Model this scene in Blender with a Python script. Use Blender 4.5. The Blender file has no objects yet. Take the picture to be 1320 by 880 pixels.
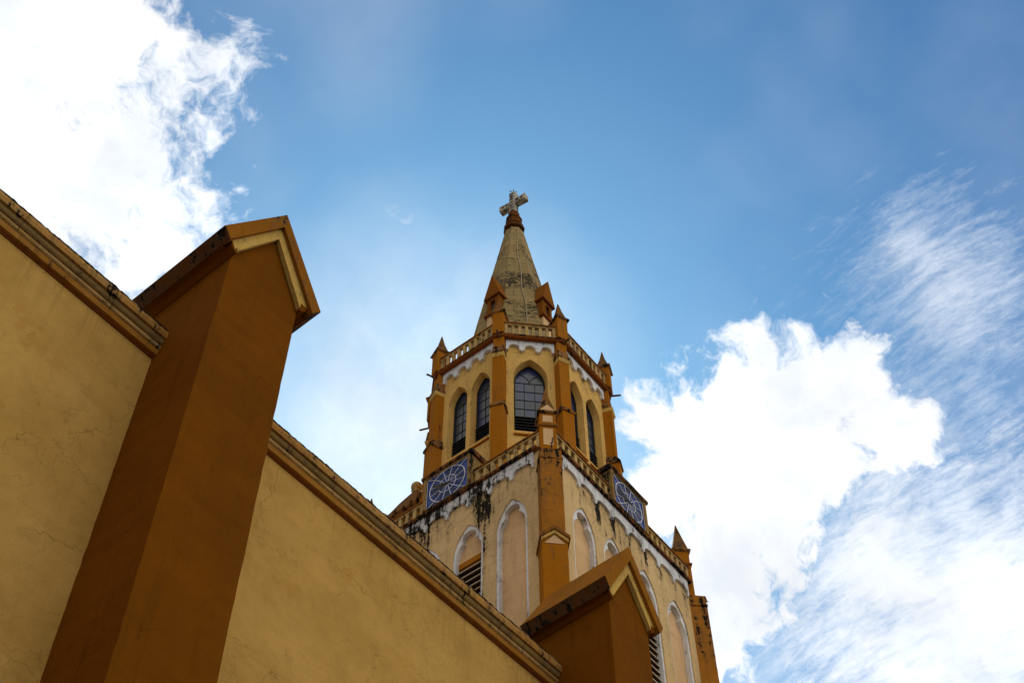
import bpy, bmesh, math, random
from mathutils import Vector, Matrix, noise
from mathutils.geometry import tessellate_polygon
R = math.radians
random.seed(7)
S = bpy.context.scene
COL = S.collection
PI = math.pi

# ------------------------------------------------------------------ camera
F_PX = 1852.55; EL = R(55.28); RO = R(-0.459); AZ = R(37.684)
def build_axes():
    fw = Vector((0, math.cos(EL), math.sin(EL))); rt = Vector((1, 0, 0)); up = rt.cross(fw)
    r2 = rt*math.cos(RO)+up*math.sin(RO); u2 = -rt*math.sin(RO)+up*math.cos(RO)
    B = Matrix(((math.sin(AZ), math.cos(AZ), 0), (-math.cos(AZ), math.sin(AZ), 0), (0, 0, 1)))
    return B@r2, B@u2, B@fw
CR, CU, CF = build_axes()
cam = bpy.data.cameras.new('camera'); camo = bpy.data.objects.new('camera', cam); COL.objects.link(camo)
m = Matrix((CR, CU, -CF)).transposed().to_4x4()
camo.matrix_world = m
cam.sensor_width = 36; cam.sensor_fit = 'HORIZONTAL'; cam.lens = F_PX*36/1320
cam.clip_start = 0.1; cam.clip_end = 6000
S.camera = camo
def direction(px, py):
    return (CR*(px-660)-CU*(py-440)+CF*F_PX).normalized()

# ------------------------------------------------------------------ sky, sun, exposure
SUN = direction(575, 600)
sun_el = math.asin(SUN.z); sun_rot = math.atan2(SUN.x, SUN.y)
S.view_settings.view_transform = 'Standard'; S.view_settings.look = 'None'
S.view_settings.gamma = 1; S.view_settings.exposure = 0.0
S.view_settings.use_curve_mapping = False
SKY_STRENGTH = 0.090; CLOUD_STRENGTH = 1.24

def nd(nt, t, **kw):
    n = nt.nodes.new(t)
    for k, v in kw.items(): setattr(n, k, v)
    return n
class NT:
    """tiny helper to write node maths"""
    def __init__(s, nt): s.nt = nt
    def put(s, sock, v):
        if v is None: return
        if hasattr(v, 'is_output') or isinstance(v, bpy.types.NodeSocket): s.nt.links.new(v, sock)
        else: sock.default_value = v
    def m(s, op, a, b=None, c=None, clamp=False):
        n = nd(s.nt, 'ShaderNodeMath', operation=op); n.use_clamp = clamp
        s.put(n.inputs[0], a); s.put(n.inputs[1], b)
        if c is not None: s.put(n.inputs[2], c)
        return n.outputs[0]
    def vm(s, op, a, b=None, scale=None):
        n = nd(s.nt, 'ShaderNodeVectorMath', operation=op)
        s.put(n.inputs[0], a); s.put(n.inputs[1], b)
        if scale is not None: s.put(n.inputs['Scale'], scale)
        return n.outputs['Value'] if op in ('DISTANCE', 'LENGTH', 'DOT_PRODUCT') else n.outputs[0]
    def noise(s, vec, scale, detail=4, rough=.55, dist=0, color=False):
        n = nd(s.nt, 'ShaderNodeTexNoise'); s.put(n.inputs['Vector'], vec)
        n.inputs['Scale'].default_value = scale; n.inputs['Detail'].default_value = detail
        n.inputs['Roughness'].default_value = rough; n.inputs['Distortion'].default_value = dist
        return n.outputs['Color'] if color else n.outputs['Fac']
    def ramp(s, v, a, b, x=0., y=1., smooth=True):
        n = nd(s.nt, 'ShaderNodeMapRange'); n.interpolation_type = 'SMOOTHSTEP' if smooth else 'LINEAR'
        s.put(n.inputs[0], v); n.inputs[1].default_value = a; n.inputs[2].default_value = b
        n.inputs[3].default_value = x; n.inputs[4].default_value = y
        return n.outputs[0]
    def mix(s, f, a, b):
        n = nd(s.nt, 'ShaderNodeMix', data_type='RGBA'); s.put(n.inputs[0], f)
        for sock, v in ((n.inputs[6], a), (n.inputs[7], b)):
            if isinstance(v, (tuple, list)): sock.default_value = (*v[:3], 1)
            else: s.nt.links.new(v, sock)
        return n.outputs[2]
    def mul(s, a, b):
        n = nd(s.nt, 'ShaderNodeMix', data_type='RGBA', blend_type='MULTIPLY'); n.inputs[0].default_value = 1
        for sock, v in ((n.inputs[6], a), (n.inputs[7], b)):
            if isinstance(v, (tuple, list)): sock.default_value = (*v[:3], 1)
            else: s.nt.links.new(v, sock)
        return n.outputs[2]
    def xyz(s, x=0., y=0., z=0.):
        n = nd(s.nt, 'ShaderNodeCombineXYZ')
        for i, v in enumerate((x, y, z)): s.put(n.inputs[i], v)
        return n.outputs[0]

W = bpy.data.worlds.new('World'); S.world = W; W.use_nodes = True
nt = W.node_tree; nt.nodes.clear(); N = NT(nt)
sky = nd(nt, 'ShaderNodeTexSky', sky_type='NISHITA'); sky.sun_disc = False
sky.sun_elevation = sun_el; sky.sun_rotation = sun_rot
sky.air_density = 1.0; sky.dust_density = 0.75; sky.ozone_density = 1.0; sky.altitude = 300
tc = nd(nt, 'ShaderNodeTexCoord').outputs['Generated']
dv = N.vm('NORMALIZE', tc)
warp = N.vm('SCALE', N.vm('SUBTRACT', N.noise(dv, 14, 3, .6, color=True), (.5, .5, .5)), scale=.05)
dw = N.vm('ADD', dv, warp)
def blobs(lst, vec):
    cur = None
    for px, py, r in lst:
        c = direction(px, py); rr = r/F_PX/0.95
        v = N.m('SUBTRACT', 1., N.m('DIVIDE', N.vm('DISTANCE', vec, tuple(c)), rr))
        cur = v if cur is None else N.m('SMOOTH_MAX', cur, v, .12)
    return cur
cum = blobs([(1000, 550, 114), (1075, 503, 95), (885, 560, 86), (1135, 560, 72), (965, 655, 122), (930, 745, 102), (1010, 620, 98), (900, 810, 85), (850, 655, 50)], dw)
lc = blobs([(20, 120, 245), (100, 70, 185), (115, 235, 185), (180, 305, 70), (40, 30, 220), (165, 345, 52), (-150, 200, 400)], dw)
wisp = blobs([(270, 60, 75), (310, 25, 50), (225, 120, 90), (265, 150, 60), (150, 60, 90)], dw)
fb = N.noise(dw, 26, 11, .66)
fb2 = N.noise(dw, 9, 8, .6)
dens_r = N.ramp(N.m('ADD', cum, N.m('MULTIPLY', N.m('SUBTRACT', fb, .5), 2.1)), .0, .42)
dens_l = N.ramp(N.m('ADD', lc, N.m('MULTIPLY', N.m('SUBTRACT', fb, .5), 2.2)), .02, .55)
dens_w = N.m('MULTIPLY', N.ramp(N.m('ADD', wisp, N.m('MULTIPLY', N.m('SUBTRACT', fb, .5), 4.4)), .10, 1.15), .9)
# high streaky cloud, drawn out in one direction
sd = (CR*math.cos(R(33))+CU*math.sin(R(33))); sp = (-CR*math.sin(R(33))+CU*math.cos(R(33)))
dc = N.vm('ADD', dv, N.vm('SCALE', N.vm('SUBTRACT', N.noise(dv, 6, 3, .5, color=True), (.5, .5, .5)), scale=.03))
qa = N.vm('DOT_PRODUCT', dc, tuple(sd)); qb = N.vm('DOT_PRODUCT', dc, tuple(sp)); qc = N.vm('DOT_PRODUCT', dv, tuple(CF))
sv = N.xyz(N.m('MULTIPLY', qa, 30.), N.m('MULTIPLY', qb, 120.), N.m('MULTIPLY', qc, 20.))
s1_ = N.noise(sv, 1.0, 9, .7, 0)
sv2 = N.xyz(N.m('MULTIPLY', qa, 60.), N.m('MULTIPLY', qb, 150.), N.m('MULTIPLY', qc, 20.))
s2_ = N.noise(N.vm('ADD', sv2, N.vm('SCALE', N.noise(dv, 40, 4, .6, color=True), scale=2.2)), 1., 8, .72)
st = N.m('ADD', N.m('MULTIPLY', s1_, .5), N.m('ADD', N.m('MULTIPLY', s2_, .28), N.m('MULTIPLY', N.noise(dv, 9, 8, .65), .22)))
cir_area = blobs([(1230, 380, 170), (1180, 320, 90), (1260, 720, 330), (1100, 820, 230), (1200, 560, 190), (1000, 860, 160)], dv)
cir = N.m('MULTIPLY', N.ramp(N.m('ADD', N.m('MULTIPLY', cir_area, .55), N.m('MULTIPLY', N.m('SUBTRACT', st, .5), 2.2)), -.05, 1.0), .62)
cir_low = blobs([(1240, 810, 290), (1160, 750, 170)], dw)
cirl = N.m('MULTIPLY', N.ramp(N.m('ADD', cir_low, N.m('MULTIPLY', N.m('SUBTRACT', st, .5), 2.6)), -.15, .9), .85)
tuft_area = blobs([(560, 440, 75), (540, 415, 50), (535, 590, 60), (450, 640, 60), (520, 285, 22), (370, 205, 12)], dw)
tuft = N.m('MULTIPLY', N.ramp(N.m('ADD', tuft_area, N.m('MULTIPLY', N.m('SUBTRACT', N.m('ADD', N.m('MULTIPLY', fb, .6), N.m('MULTIPLY', st, .4)), .5), 4.2)), .28, 1.7), .7)
# the rest of the sky, behind the viewer: unseen broken cumulus, thickened to light the walls
behind = N.ramp(N.vm('DOT_PRODUCT', dv, tuple(CF)), .86, .80)
rest = N.m('MULTIPLY', N.ramp(N.noise(dv, 2.3, 7, .6), .40, .50), behind)
veil = N.m('MULTIPLY', N.ramp(N.noise(dv, 5, 4, .5), .35, .8), .16)
# thin bright haze round the sun
sd2 = N.vm('DISTANCE', dw, tuple(direction(540, 570)))
glow = N.m('MULTIPLY', N.m('POWER', N.ramp(sd2, .20, .0, 0, 1, False), 1.3), N.ramp(N.noise(dw, 7, 6, .6), .2, .75, .55, 1.0))
glow = N.m('MULTIPLY', glow, .97)
mask = N.m('SUBTRACT', 1., N.m('MULTIPLY', N.m('SUBTRACT', 1., dens_r), N.m('SUBTRACT', 1., glow)))
for d in (dens_l, dens_w, cir, cirl, tuft, rest, veil): mask = N.m('MAXIMUM', mask, d)
shade = N.ramp(fb2, .30, .70, .80, 1.06)
ccol = N.mix(N.ramp(N.noise(dw, 12, 6, .6), .35, .65), (.84, .89, .96), (1., 1., 1.))
ccol = N.mix(behind, ccol, (1., .93, .82))  # unseen cloud coloured warm, to warm the light on the walls
TINT = (.41, .91, 1.27)
skc = N.mul(sky.outputs[0], TINT)
sepd = nd(nt, 'ShaderNodeSeparateXYZ'); nt.links.new(dv, sepd.inputs[0])
face = N.ramp(N.vm('DOT_PRODUCT', dv, (.25, -.97, 0)), -.3, .8, .46, 1.36)      # unseen cloud brightened on one side to light the tower's right-hand face more
low = N.ramp(sepd.outputs[2], .0, .45, .35, 1.)                                # and dimmed towards the horizon to keep the lower walls darker
BH = N.m('ADD', N.m('SUBTRACT', 1., behind), N.m('MULTIPLY', behind, N.m('MULTIPLY', face, low)))
b1 = nd(nt, 'ShaderNodeBackground'); nt.links.new(skc, b1.inputs[0]); b1.inputs[1].default_value = SKY_STRENGTH
b2 = nd(nt, 'ShaderNodeBackground'); nt.links.new(ccol, b2.inputs[0]); nt.links.new(N.m('MULTIPLY', N.m('MULTIPLY', shade, CLOUD_STRENGTH), BH), b2.inputs[1])
mx = nd(nt, 'ShaderNodeMixShader'); nt.links.new(mask, mx.inputs[0]); nt.links.new(b1.outputs[0], mx.inputs[1]); nt.links.new(b2.outputs[0], mx.inputs[2])
wo = nd(nt, 'ShaderNodeOutputWorld'); nt.links.new(mx.outputs[0], wo.inputs[0])

sl = bpy.data.lights.new('sun', 'SUN'); sl.energy = 3.5; sl.angle = R(.53); sl.color = (1, .95, .87)
so = bpy.data.objects.new('sun', sl); COL.objects.link(so)
so.rotation_euler = SUN.to_track_quat('Z', 'Y').to_euler()

# ------------------------------------------------------------------ materials
def material(name):
    m = bpy.data.materials.new(name); m.use_nodes = True
    m.node_tree.nodes.clear(); return m
def stucco(name, base, alt, dirt=.35, crack=.5, cscale=1.1, mould=0., mwin=None, streaks=.4, bump=.5, rough=.9, runs=None, patch=None, msc=1.4, scored=None, joints=None, drips=None, crack2=None):
    """painted render: blotches, streaks, hairline cracks and black mould"""
    m = material(name); nt = m.node_tree; N = NT(nt)
    P = nd(nt, 'ShaderNodeNewGeometry').outputs['Position']
    sep = nd(nt, 'ShaderNodeSeparateXYZ'); nt.links.new(P, sep.inputs[0]); X, Y, Z = sep.outputs
    big = N.noise(P, .55, 5, .6); mid = N.noise(P, 3.1, 6, .65); fine = N.noise(P, 26, 5, .7)
    col = N.mix(N.ramp(big, .34, .68), base, alt)
    col = N.mix(N.m('MULTIPLY', N.ramp(mid, .45, .75), dirt), col, tuple(c*.62 for c in base))
    col = N.mix(N.m('MULTIPLY', N.ramp(fine, .5, .8), dirt*.5), col, tuple(c*.55 for c in base))
    if streaks:
        sv = N.xyz(N.m('MULTIPLY', X, 4.5), N.m('MULTIPLY', Y, 4.5), N.m('MULTIPLY', Z, .35))
        s1 = N.noise(sv, 1., 5, .6)
        col = N.mix(N.m('MULTIPLY', N.ramp(s1, .54, .78), streaks), col, tuple(c*.5 for c in alt))
    dist = N.vm('ADD', P, N.vm('SCALE', N.vm('SUBTRACT', N.noise(P, 1.6, 7, .65, color=True), (.5, .5, .5)), scale=.9))
    h = N.m('MULTIPLY', fine, .35); h = N.m('ADD', h, N.m('MULTIPLY', mid, .9))
    h = N.m('ADD', h, N.m('MULTIPLY', big, 1.6))
    if crack:
        v = nd(nt, 'ShaderNodeTexVoronoi', feature='DISTANCE_TO_EDGE'); v.inputs['Scale'].default_value = cscale
        nt.links.new(dist, v.inputs['Vector'])
        c = N.m('MULTIPLY', N.ramp(v.outputs['Distance'], max(.0085*cscale, .003), .0005), N.ramp(N.noise(P, .8, 3, .5), .40, .62))
        col = N.mix(N.m('MULTIPLY', c, crack), col, tuple(x*.25 for x in base))
        h = N.m('SUBTRACT', h, N.m('MULTIPLY', c, .5))
    if crack2:
        v = nd(nt, 'ShaderNodeTexVoronoi', feature='DISTANCE_TO_EDGE'); v.inputs['Scale'].default_value = crack2[0]
        nt.links.new(N.vm('ADD', dist, (3.3, 7.1, 1.7)), v.inputs['Vector'])
        c = N.m('MULTIPLY', N.ramp(v.outputs['Distance'], .0045*crack2[0], .0005), N.ramp(N.noise(P, .5, 4, .6), .42, .62))
        col = N.mix(N.m('MULTIPLY', c, crack2[1]), col, tuple(x*.3 for x in base))
        h = N.m('SUBTRACT', h, N.m('MULTIPLY', c, .25))
    if scored:
        v = nd(nt, 'ShaderNodeTexVoronoi', feature='DISTANCE_TO_EDGE'); v.inputs['Scale'].default_value = scored
        nt.links.new(N.vm('MULTIPLY', dist, (1, 1, 1.6)), v.inputs['Vector'])
        c = N.ramp(v.outputs['Distance'], .03, .0)
        col = N.mix(N.m('MULTIPLY', c, .28), col, tuple(x*.35 for x in base))
    if patch:
        pn = N.ramp(N.noise(P, patch[1], 6, .7), patch[2], patch[2]+.05)
        col = N.mix(N.m('MULTIPLY', pn, patch[3]), col, patch[0])
    if drips:
        sv = N.xyz(N.m('MULTIPLY', X, 7), N.m('MULTIPLY', Y, 7), N.m('MULTIPLY', Z, .3))
        dn = N.m('MULTIPLY', N.ramp(N.noise(sv, 1., 6, .65), .50, .72), N.ramp(Z, drips[0], drips[1]))
        col = N.mix(N.m('MULTIPLY', dn, .45), col, tuple(x*.42 for x in base))
        col = N.mix(N.m('MULTIPLY', N.ramp(N.noise(P, .9, 7, .7), .50, .60), .22), col, tuple(x*1.22 for x in base))
    if joints:
        t = N.m('ADD', N.m('MULTIPLY', N.vm('DOT_PRODUCT', P, joints[0]), 1/joints[1]), N.m('MULTIPLY', N.noise(P, .35, 2, .5), .5))
        fr = N.m('ABSOLUTE', N.m('SUBTRACT', N.m('FRACT', N.m('ADD', t, N.m('MULTIPLY', N.noise(P, 7, 4, .6), .02))), .5))
        jn = N.ramp(fr, .0085, .003)
        col = N.mix(N.m('MULTIPLY', jn, .4), col, tuple(x*.15 for x in base)); h = N.m('SUBTRACT', h, N.m('MULTIPLY', jn, 1.))
    if mould:
        mn = N.m('ADD', N.m('MULTIPLY', N.noise(P, msc, 7, .72), .55), N.m('MULTIPLY', N.noise(P, 9, 6, .75), .45))
        sv = N.xyz(N.m('MULTIPLY', X, 6), N.m('MULTIPLY', Y, 6), N.m('MULTIPLY', Z, .7))
        mn = N.m('ADD', N.m('MULTIPLY', mn, .52), N.m('MULTIPLY', N.noise(sv, 1., 6, .72), .48))
        thr = mould*.5
        if mwin:
            w = N.ramp(Z, mwin[0], mwin[1], 0., 1.)
            mn = N.m('ADD', mn, N.m('MULTIPLY', N.m('SUBTRACT', w, 1.), .10))
        if runs:
            for (x0, y0, rad, zt, zb, amt) in runs:
                dx = N.m('ADD', N.m('ABSOLUTE', N.m('SUBTRACT', X, x0)), N.m('ABSOLUTE', N.m('SUBTRACT', Y, y0)))
                g = N.m('MULTIPLY', N.ramp(dx, rad, 0., 0., 1.), N.ramp(Z, zb, zb+.8 if zb+.8 < zt else zt, 0, 1))
                mn = N.m('ADD', mn, N.m('MULTIPLY', g, amt*.62))
        mn = N.m('ADD', N.m('MULTIPLY', N.m('SUBTRACT', mn, .5), 2.6), .5)
        mk = N.ramp(mn, .77-thr, .83-thr)
        halo = N.ramp(mn, .55-thr, .80-thr)
        col = N.mix(N.m('MULTIPLY', halo, .4), col, (.09, .075, .05))
        col = N.mix(N.m('MULTIPLY', mk, .97), col, (.010, .009, .007))
    b = nd(nt, 'ShaderNodeBsdfPrincipled'); nt.links.new(col, b.inputs['Base Color'])
    b.inputs['Roughness'].default_value = rough; b.inputs['Specular IOR Level'].default_value = .04
    bp = nd(nt, 'ShaderNodeBump'); bp.inputs['Strength'].default_value = bump; bp.inputs['Distance'].default_value = .03
    nt.links.new(h, bp.inputs['Height']); nt.links.new(bp.outputs[0], b.inputs['Normal'])
    o = nd(nt, 'ShaderNodeOutputMaterial'); nt.links.new(b.outputs[0], o.inputs[0])
    return m
def plain(name, col, rough=.6, metal=0., var=.25, bump=.1, spec=.4):
    m = material(name); nt = m.node_tree; N = NT(nt)
    P = nd(nt, 'ShaderNodeNewGeometry').outputs['Position']
    n = N.noise(P, 11, 6, .7)
    c = N.mix(N.m('MULTIPLY', N.ramp(n, .35, .7), var*2), col, tuple(x*.45 for x in col))
    b = nd(nt, 'ShaderNodeBsdfPrincipled'); nt.links.new(c, b.inputs['Base Color'])
    b.inputs['Roughness'].default_value = rough; b.inputs['Metallic'].default_value = metal; b.inputs['Specular IOR Level'].default_value = spec
    bp = nd(nt, 'ShaderNodeBump'); bp.inputs['Strength'].default_value = bump; bp.inputs['Distance'].default_value = .01
    nt.links.new(n, bp.inputs['Height']); nt.links.new(bp.outputs[0], b.inputs['Normal'])
    o = nd(nt, 'ShaderNodeOutputMaterial'); nt.links.new(b.outputs[0], o.inputs[0]); return m

NAVE_CREAM = (.58, .345, .095); OR = (.40, .135, .004); TCREAM = (.76, .53, .26)
M = {}
M['nave'] = stucco('nave render', NAVE_CREAM, (.48, .275, .065), dirt=.35, crack=.45, cscale=.42, streaks=.18, bump=.55,
                   patch=((.46, .22, .04), 1.3, .60, .35), joints=None, drips=(17.2, 19.0), crack2=(1.35, .35))
M['butt'] = stucco('buttress paint', (.190, .060, .0012), (.158, .049, .0012), dirt=.35, crack=.25, cscale=.5, streaks=.45, bump=.5, patch=((.22, .085, .008), 2.2, .66, .35))
M['roofp'] = stucco('buttress roof paint', (.33, .125, .008), (.26, .095, .008), dirt=.4, crack=.5, cscale=1.3, streaks=.3, bump=.4, mould=.12)
M['eave'] = stucco('mouldy eave edge', (.13, .045, .008), (.08, .03, .01), dirt=.5, crack=.2, mould=.42, msc=2.5, streaks=0)
M['trim'] = stucco('pale buttress trim', (.66, .43, .11), (.58, .37, .10), dirt=.3, crack=.3, cscale=2, streaks=.25, mould=.05)
M['coping'] = stucco('mouldy coping', (.30, .20, .09), (.18, .13, .07), dirt=.6, crack=.4, cscale=3, mould=.72, msc=5, bump=1.)
M['fascia'] = stucco('cornice fascia', (.42, .20, .045), (.46, .26, .08), dirt=.5, crack=.6, cscale=1.2, mould=.28, msc=3, bump=.8, joints=((math.cos(R(1.864)), -math.sin(R(1.864)), 0), 1.7))
M['cove'] = stucco('cornice cove', (.36, .22, .075), (.28, .18, .07), dirt=.5, crack=.4, cscale=1.5, mould=.2, msc=3, joints=((math.cos(R(1.864)), -math.sin(R(1.864)), 0), 1.7))
M['roll'] = stucco('cornice roll', (.52, .33, .14), (.44, .25, .07), dirt=.5, crack=.4, cscale=1.5, mould=.18, msc=4, bump=.9, joints=((math.cos(R(1.864)), -math.sin(R(1.864)), 0), 1.7))
M['band'] = stucco('cornice band', (.40, .165, .02), (.44, .22, .05), dirt=.4, crack=.4, cscale=1.5, mould=.08)
M['tower'] = stucco('tower render', TCREAM, (.64, .44, .21), dirt=.45, crack=.35, cscale=1.4, streaks=.4, bump=.6, mould=.24, mwin=(24.2, 27.9), scored=3.2,
                    runs=[(18.37, 15.12, .48, 28, 21, .165), (18.37, 17.1, .5, 28, 25.5, .14), (20.35, 13.05, .16, 27.5, 26.3, .22), (21.05, 13.05, .14, 27.5, 26.4, .22), (21.75, 13.05, .14, 27.5, 26.4, .2), (22.45, 13.05, .13, 27.5, 26.5, .2), (23.15, 13.05, .12, 27.5, 26.6, .18), (23.85, 13.05, .12, 27.5, 26.7, .18)])
M['panel'] = stucco('recessed panel', (.80, .52, .28), (.68, .44, .22), dirt=.4, crack=.3, streaks=.6, bump=.4, scored=4.)
M['white'] = stucco('white band', (.82, .82, .85), (.72, .72, .74), dirt=.3, crack=.15, streaks=.3, bump=.5, mould=.30, msc=2.,
                    runs=[(18.31, 15.2, 1.0, 28.1, 27, .10), (18.31, 16.9, 1.4, 28.1, 27, .12), (18.31, 13.5, .3, 28.1, 27, .1)])
M['white2'] = stucco('white trim', (.84, .84, .86), (.74, .74, .76), dirt=.25, crack=.2, streaks=.35, bump=.5, mould=.16, msc=3)
M['orange'] = stucco('tower orange paint', OR, (.40, .15, .015), dirt=.25, crack=.15, streaks=.35, bump=.4, mould=.03)
M['orange_low'] = stucco('stained orange paint', (.44, .165, .02), (.38, .15, .02), dirt=.35, crack=.25, streaks=.4, bump=.6, mould=.52, mwin=(24.5, 27.6), msc=3.2,
                         patch=((.45, .33, .2), 4, .66, .6))
M['soffit'] = stucco('red brown paint', (.26, .070, .010), (.22, .06, .012), dirt=.3, crack=.2, streaks=.2, mould=.12, msc=3)
M['ledge'] = stucco('mouldy brown ledge', (.27, .085, .015), (.20, .07, .02), dirt=.5, crack=.3, streaks=.2, mould=.62, msc=4, bump=.9)
M['rail'] = stucco('brown rail', (.34, .12, .015), (.27, .10, .02), dirt=.4, crack=.3, streaks=.2, mould=.30, msc=4, bump=.6)
M['balu'] = stucco('baluster paint', (.66, .45, .17), (.56, .38, .17), dirt=.5, crack=.2, streaks=.6, mould=.28, msc=3.5, bump=.6)
M['belfry'] = stucco('belfry render', (.80, .50, .15), (.72, .45, .14), dirt=.25, crack=.35, cscale=1.8, streaks=.3, bump=.5, mould=.03)
M['cap'] = stucco('buttress cap', (.40, .16, .03), (.30, .15, .06), dirt=.5, crack=.3, mould=.5, msc=4, bump=1.)
M['capital'] = stucco('yellow capital', (.78, .50, .12), (.66, .43, .13), dirt=.3, crack=.2, mould=.12, msc=4)
M['box'] = stucco('clock housing', (.40, .24, .07), (.32, .20, .08), dirt=.5, crack=.4, cscale=2, mould=.42, msc=2.2, streaks=.5)
M['pyr'] = stucco('weathered pyramid', (.30, .115, .02), (.18, .10, .035), dirt=.55, crack=.4, cscale=3, mould=.30, msc=3, bump=1.)
M['dormer'] = stucco('dormer paint', (.26, .09, .007), (.21, .075, .01), dirt=.2, crack=.1, streaks=.2)
M['brick'] = stucco('orange brick collar', (.19, .06, .010), (.12, .045, .012), dirt=.5, crack=.8, cscale=9, mould=.30, msc=6, bump=1.2)
M['cross'] = stucco('cross paint', (.62, .58, .50), (.50, .45, .33), dirt=.5, crack=.3, cscale=5, streaks=.6, mould=.38, msc=5)
M['dark'] = plain('dark opening', (.012, .011, .010), .9)
M['slat'] = plain('dark slat', (.018, .017, .016), .7)
M['slatpale'] = stucco('pale slat', (.66, .52, .34), (.5, .4, .27), dirt=.5, crack=.1, streaks=.5, mould=.15, msc=4)
M['slatbrown'] = plain('brown slat', (.16, .10, .055), .8)
M['lead'] = plain('window lead', (.045, .042, .035), .8, spec=.1)
M['iron'] = plain('black iron', (.015, .015, .018), .5)
M['rust'] = plain('rusty pipe', (.13, .07, .035), .8)
M['cable'] = plain('pale cable', (.50, .42, .28), .8)
M['gapane'] = plain('grille', (.16, .11, .07), .8, var=.4)
M['clockwhite'] = plain('white clock ironwork', (.80, .80, .80), .5)
def glass_mat():
    m = material('old window glass'); nt = m.node_tree; N = NT(nt)
    P = nd(nt, 'ShaderNodeNewGeometry').outputs['Position']
    sep = nd(nt, 'ShaderNodeSeparateXYZ'); nt.links.new(P, sep.inputs[0]); X, Y, Z = sep.outputs
    cell = N.xyz(N.m('FLOOR', N.m('MULTIPLY', X, 3.1)), N.m('FLOOR', N.m('MULTIPLY', Y, 3.1)), N.m('FLOOR', N.m('DIVIDE', N.m('SUBTRACT', Z, 31.85), .42)))
    wn = nd(nt, 'ShaderNodeTexWhiteNoise'); nt.links.new(cell, wn.inputs['Vector'])
    c = N.mix(N.ramp(wn.outputs['Value'], 0, .75, smooth=False), (.006, .020, .046), (.036, .070, .118))
    c = N.mix(N.ramp(wn.outputs['Value'], .72, .74), c, (.008, .030, .13))
    c = N.mix(N.m('MULTIPLY', N.ramp(N.noise(P, 6, 5, .7), .4, .7), .5), c, (.055, .06, .06))
    b = nd(nt, 'ShaderNodeBsdfPrincipled'); nt.links.new(c, b.inputs['Base Color'])
    b.inputs['Roughness'].default_value = .22; b.inputs['Specular IOR Level'].default_value = .5
    bp = nd(nt, 'ShaderNodeBump'); bp.inputs['Strength'].default_value = .15; bp.inputs['Distance'].default_value = .02
    nt.links.new(N.noise(P, 5, 3, .5), bp.inputs['Height']); nt.links.new(bp.outputs[0], b.inputs['Normal'])
    o = nd(nt, 'ShaderNodeOutputMaterial'); nt.links.new(b.outputs[0], o.inputs[0]); return m
M['glass'] = glass_mat()
def dial_mat():
    m = material('blue dial'); nt = m.node_tree; N = NT(nt)
    P = nd(nt, 'ShaderNodeNewGeometry').outputs['Position']
    c = N.mix(N.ramp(N.noise(P, 3, 5, .7), .3, .7), (.004, .038, .28), (.008, .060, .38))
    c = N.mix(N.m('MULTIPLY', N.ramp(N.noise(P, 14, 5, .75), .5, .75), .35), c, (.02, .03, .09))
    b = nd(nt, 'ShaderNodeBsdfPrincipled'); nt.links.new(c, b.inputs['Base Color']); b.inputs['Roughness'].default_value = .45
    o = nd(nt, 'ShaderNodeOutputMaterial'); nt.links.new(b.outputs[0], o.inputs[0]); return m
M['dial'] = dial_mat()
M['mark'] = plain('dark hour mark', (.008, .012, .035), .5)
SPC = (21.97, 16.83)
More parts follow.
